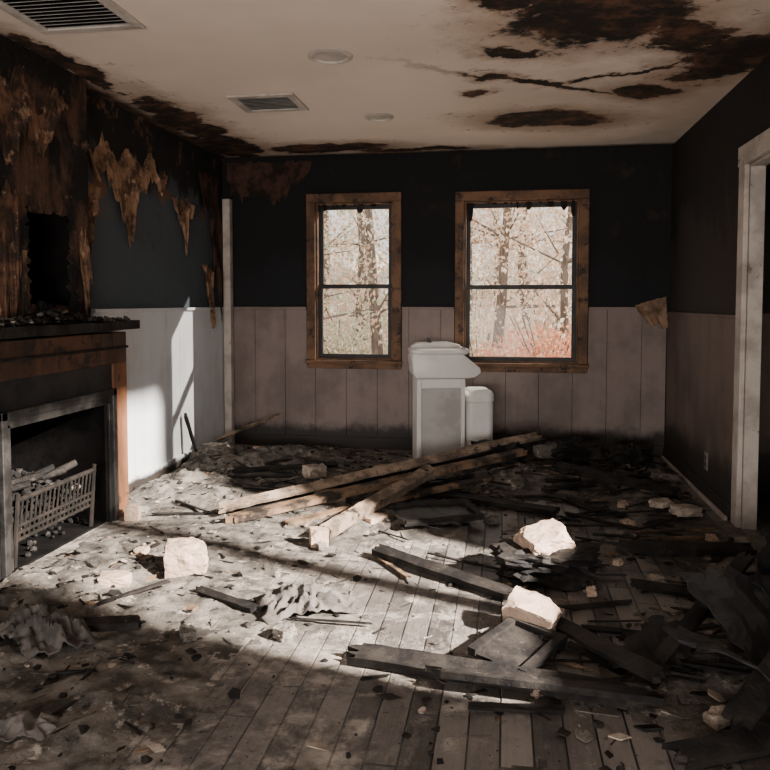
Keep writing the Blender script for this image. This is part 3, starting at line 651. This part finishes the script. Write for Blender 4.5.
# ------------------------------------------------------------------ broken blocks
def block(name, c, size, rz, m, seed, rnd=.06, amp=.035, tilt=(0, 0), ncut=2):
    bm = bmesh.new(); bmesh.ops.create_cube(bm, size=1); bmesh.ops.subdivide_edges(bm, edges=bm.edges[:], cuts=9, use_grid_fill=True)
    q = random.Random(seed * 17)
    cuts = [(Vector((q.choice((-1, 1)) * q.uniform(.4, 1), q.choice((-1, 1)) * q.uniform(.4, 1), q.uniform(.3, 1))).normalized(), q.uniform(.56, .66)) for _ in range(ncut)]
    Rm = Euler((tilt[0], tilt[1], rz)).to_matrix(); lo = 9
    for v in bm.verts:
        p = v.co.copy(); p = p.lerp(p.normalized() * .62, rnd)
        for nrm, d in cuts:
            k = p.dot(nrm) - d
            if k > 0: p -= nrm * k
        p += p.normalized() * amp * noise.fractal(p * 3.2 + Vector((seed, 0, 0)), .6, 2.1, 5)
        v.co = Rm @ Vector((p.x * size[0], p.y * size[1], p.z * size[2])); lo = min(lo, v.co.z)
    me = bpy.data.meshes.new(name)
    for v in bm.verts: v.co += Vector((c[0], c[1], c[2] - lo))
    bm.to_mesh(me); bm.free(); me.materials.append(m); ob = bpy.data.objects.new(name, me); COL.objects.link(ob)
    return ob
block('insulation_block', (-1.44, 3.22, .0), (.18, .16, .14), .35, M_block, 1, .16, .07)
block('insulation_block', (.19, 3.42, .095), (.21, .18, .10), .5, M_block, 2, .14, .07, (.12, -.15), 2)
block('charred_stump', (.20, 3.42, .0), (.38, .28, .12), .1, M_char, 22, .18, .25, ncut=4)
block('insulation_block', (.115, 2.84, .015), (.19, .14, .085), -.35, M_block, 3, .08, .05, (.12, .18))
block('insulation_block', (-1.66, 2.98, .02), (.13, .10, .05), .4, M_block, 4, .1, .06)
block('plaster_chunk', (-.93, 3.70, .0), (.09, .08, .09), .4, M_block, 5)
block('plaster_chunk', (-.72, 4.12, .0), (.13, .11, .05), .9, M_block, 6)
block('broken_brick', (-2.10, 3.98, .0), (.075, .07, .08), .2, M_block, 7, .05, .03)
block('plaster_chunk', (1.05, 4.50, .02), (.15, .10, .05), .2, M_ashlt, 8, .15, .1)
block('plaster_chunk', (.95, 4.68, .02), (.13, .09, .04), .8, M_ashlt, 9, .15, .1)
block('plaster_chunk', (-1.30, 5.05, .03), (.13, .11, .08), .8, M_ashlt, 10, .15, .12)
block('plaster_chunk', (-1.05, 4.45, .03), (.18, .12, .06), .4, M_pale, 11)
block('plaster_chunk', (-.85, 5.25, .02), (.12, .12, .06), .2, M_ashlt, 12)
block('plaster_chunk', (-1.95, 3.35, .02), (.20, .14, .04), .8, M_ash, 13)
block('charred_stump', (-.02, 5.40, .06), (.30, .24, .15), .6, M_char, 14, .18, .25, ncut=4)
block('charred_stump', (.55, 5.65, .05), (.30, .20, .14), .2, M_char, 15, .18, .3, ncut=4)
block('charred_stump', (.95, 5.75, .05), (.22, .22, .12), 1.2, M_char, 16, .18, .3, ncut=4)
block('plaster_chunk', (.35, 5.78, .08), (.20, .14, .10), .5, M_ash, 17)
for i in range(26):
    x = R.uniform(-2.05, 1.1); y = R.choice((R.uniform(2.2, 4.2), R.uniform(4.2, 5.9)))
    if -.9 < x < 0 and y > 5.5: continue
    block('plaster_chunk', (x, y, gz(x, y) * .8), (R.uniform(.04, .09), R.uniform(.03, .07), R.uniform(.02, .04)), R.uniform(0, 3), R.choice((M_ashlt, M_block, M_ash, M_char)), 30 + i, .10, .12)

def cloth(name, c, L, W, rz, hgt, seed, m):
    mb = MB(); M = Matrix.Translation(c) @ Matrix.Rotation(rz, 4, 'Z'); nx, ny = 44, 36
    def f(a, b, i, j):
        u, v = a / (L / 2), b / (W / 2); e = max(0, 1 - (u * u + v * v) * .6); nn = abs(noise.fractal(Vector((a * 11, b * 11, seed)), .9, 2.0, 3))
        ang = math.atan2(v, u); k = .35 * nz3((math.cos(ang) * 2, math.sin(ang) * 2, seed), 1.3)
        return (a * k, b * k, .006 + hgt * e * (.2 + 1.1 * (1 - min(1, nn * 2.2))))
    mb.slab(L, W, .003, nx, ny, M, f, m); return mb.build(name, smooth=True)
cloth('crumpled_cloth', (-.80, 2.93, 0), .34, .24, .5, .07, 1, M_cloth)
cloth('crumpled_cloth', (-1.66, 2.46, .02), .32, .24, -.6, .09, 2, M_cloth)
cloth('crumpled_cloth', (-1.38, 1.93, .0), .20, .13, .3, .04, 3, M_cloth)
mb = MB(); mb.box((XR - .023, 5.0, .18), (XR - .018, 5.07, .29), M_grey); mb.box((XR - .025, 5.02, .20), (XR - .023, 5.05, .225), M_black); mb.box((XR - .025, 5.02, .245), (XR - .023, 5.05, .27), M_black); mb.build('wall_outlet')

# ------------------------------------------------------------------ outside
mb = MB(); mb.box((-60, YB + .2, -.45), (60, 90, -.35), M_lawn); mb.box((4.7, -30, -.45), (60, YB + .2, -.35), M_lawn); mb.box((-60, -40, -.45), (4.7, -1.5, -.35), M_lawn); mb.build('lawn')
def leaves(e, rr, fn, nl, smin, smax, cols):
    for i in range(nl):
        q = fn(); s_ = rr.uniform(smin, smax); M = Euler((rr.uniform(0, 6), rr.uniform(0, 6), rr.uniform(0, 6))).to_matrix()
        e.add([q + M @ Vector(v) for v in ((-s_, 0, 0), (0, -s_ * .6, 0), (s_, 0, 0), (0, s_ * .6, 0))], [(0, 1, 2, 3)], LEAF[rr.choice(cols)])
def tree(name, x, y, h, r, nl, cols, seed):
    rr = random.Random(seed); e = MB(); p = Vector((x, y, -.35)); pts = [p]
    for i in range(6):
        p = p + Vector((rr.uniform(-.15, .15), rr.uniform(-.1, .1), h / 6)); pts.append(p)
    for i in range(6): e.tube(pts[i], pts[i + 1], r * (1 - i / 7), r * (1 - (i + 1) / 7), M_bark, 8)
    tips = []
    for i in range(18):
        b = pts[rr.randint(1, 5)]; a = rr.uniform(0, 6.28); q = b + Vector((math.cos(a) * rr.uniform(.8, 2.4), math.sin(a) * rr.uniform(.8, 2.0), rr.uniform(-.1, 1.4)))
        e.tube(b, q, r * .22, r * .05, M_bark, 5); tips.append((b + q) / 2); tips.append(q)
    def fn():
        c = rr.choice(tips); return c + Vector((rr.gauss(0, .6), rr.gauss(0, .6), rr.gauss(0, .5)))
    leaves(e, rr, fn, nl, .03, .07, cols); return e.build(name)
tp = [(-3.9, 13, 7, .15), (-2.5, 15, 8, .13), (-.2, 17, 9, .13), (1.1, 14.5, 7, .10), (2.2, 19, 9, .2), (-5.6, 19, 9, .2), (-1.2, 22, 10, .2), (.8, 24, 10, .2), (-4.2, 22, 10, .2), (-8, 22, 10, .2), (4.8, 23, 9, .2), (-6.8, 28, 11, .24), (2.6, 28, 11, .24), (-2.4, 28, 11, .24), (-.2, 31, 11, .24), (6, 30, 10, .2)]
for i, (x, y, h, r) in enumerate(tp): tree('autumn_tree', x, y, h, r, 3600, [(4, 1, 2), (1, 3, 2, 4), (3, 1, 4), (1, 3, 4, 3)][i % 4], 50 + i)
def bush(name, x, y, r, cols, seed, nl=4200):
    rr = random.Random(seed); e = MB()
    for i in range(7):
        a = rr.uniform(0, 6.28); e.tube((x, y, -.35), (x + math.cos(a) * r * .6, y + math.sin(a) * r * .6, r * .9), .02, .01, M_bark, 5)
    def fn():
        v = Vector((rr.gauss(0, 1), rr.gauss(0, 1), rr.gauss(0, 1))).normalized() * r * rr.uniform(.4, 1.05); return Vector((x + v.x * 1.3, y + v.y, -.3 + abs(v.z)))
    leaves(e, rr, fn, nl, .025, .06, cols); return e.build(name)
for i, (x, y, r, c) in enumerate([(.75, 13.0, 1.15, (0, 0, 4, 0)), (-.5, 15, .7, (3, 1)), (-3.6, 16, 1.2, (3, 1, 2, 2)), (2.4, 16, 1.3, (0, 4)), (-5, 15, 1, (0, 1, 3)), (-2.0, 20, 1.5, (1, 2)), (1, 20, 1.7, (4, 1, 3)),
                                  (-4.5, 22, 1.8, (2, 3)), (-7, 24, 2, (0, 1)), (4, 24, 2, (0, 1)), (-1, 25, 2.0, (4, 3)), (2.5, 28, 2.4, (1, 4)), (-4, 28, 2.4, (1, 2))]): bush('autumn_shrub', x, y, r, c, 90 + i)
mb = MB(); vs = []; nx, nz = 120, 40
for i in range(nx + 1):
    for j in range(nz + 1):
        x = -40 + 80 * i / nx; t = j / nz; hh = 5.2 + 1.8 * nz3((x * .12, 0, 0)) + 1.6 * nz3((x * .6, 3, 0))
        vs.append((x, 40 + 10 * t * t + 2.0 * noise.fractal(Vector((x * .5, t * 4, 1)), .8, 2, 4), -.35 + hh * t))
mb.add(vs, [(i * (nz + 1) + j, (i + 1) * (nz + 1) + j, (i + 1) * (nz + 1) + j + 1, i * (nz + 1) + j + 1) for i in range(nx) for j in range(nz)], M_forest); mb.build('wooded_ridge', smooth=True)

# ------------------------------------------------------------------ light
w = bpy.data.worlds.new('World'); sc.world = w; w.use_nodes = True; bg = w.node_tree.nodes['Background']
bg.inputs[0].default_value = (1.0, .965, .94, 1); bg.inputs[1].default_value = 1.6
def light(kind, name, loc, d, energy, color, **k):
    l = bpy.data.lights.new(name, kind); l.energy = energy; l.color = color
    for a, b in k.items(): setattr(l, a, b)
    o = bpy.data.objects.new(name, l); o.location = loc; o.rotation_euler = Vector(d).to_track_quat('-Z', 'Y').to_euler(); COL.objects.link(o); return o
light('SUN', 'sun', (6, 12, 9), (-2, -1.7, -1.5), 9.0, (1, .91, .80), angle=.012)
light('SPOT', 'added_side_spot', (6.3, .53, 4.4), (-2.8, 1.0, -1.6), 40000, (1, .90, .80), spot_size=math.radians(32), spot_blend=.1, shadow_soft_size=.14)  # added spot lamp, a second sun-like beam for the left floor
light('AREA', 'added_front_fill', (-.6, -2.0, .7), (0, 1, .6), 200, (1, .93, .87), shape='RECTANGLE', size=2.4, size_y=1.1)  # added fill lamp behind the camera, brightens ceiling and room

# ------------------------------------------------------------------ camera
cam = bpy.data.cameras.new('camera'); co = bpy.data.objects.new('camera', cam); COL.objects.link(co); sc.camera = co
cam.sensor_width = 36; cam.lens = 36 * 750 / 770; cam.shift_y = -43 / 770
co.location = (0, 0, 1.25); co.rotation_euler = (math.radians(90 - 3), 0, math.radians(9))
cam.clip_start = .05
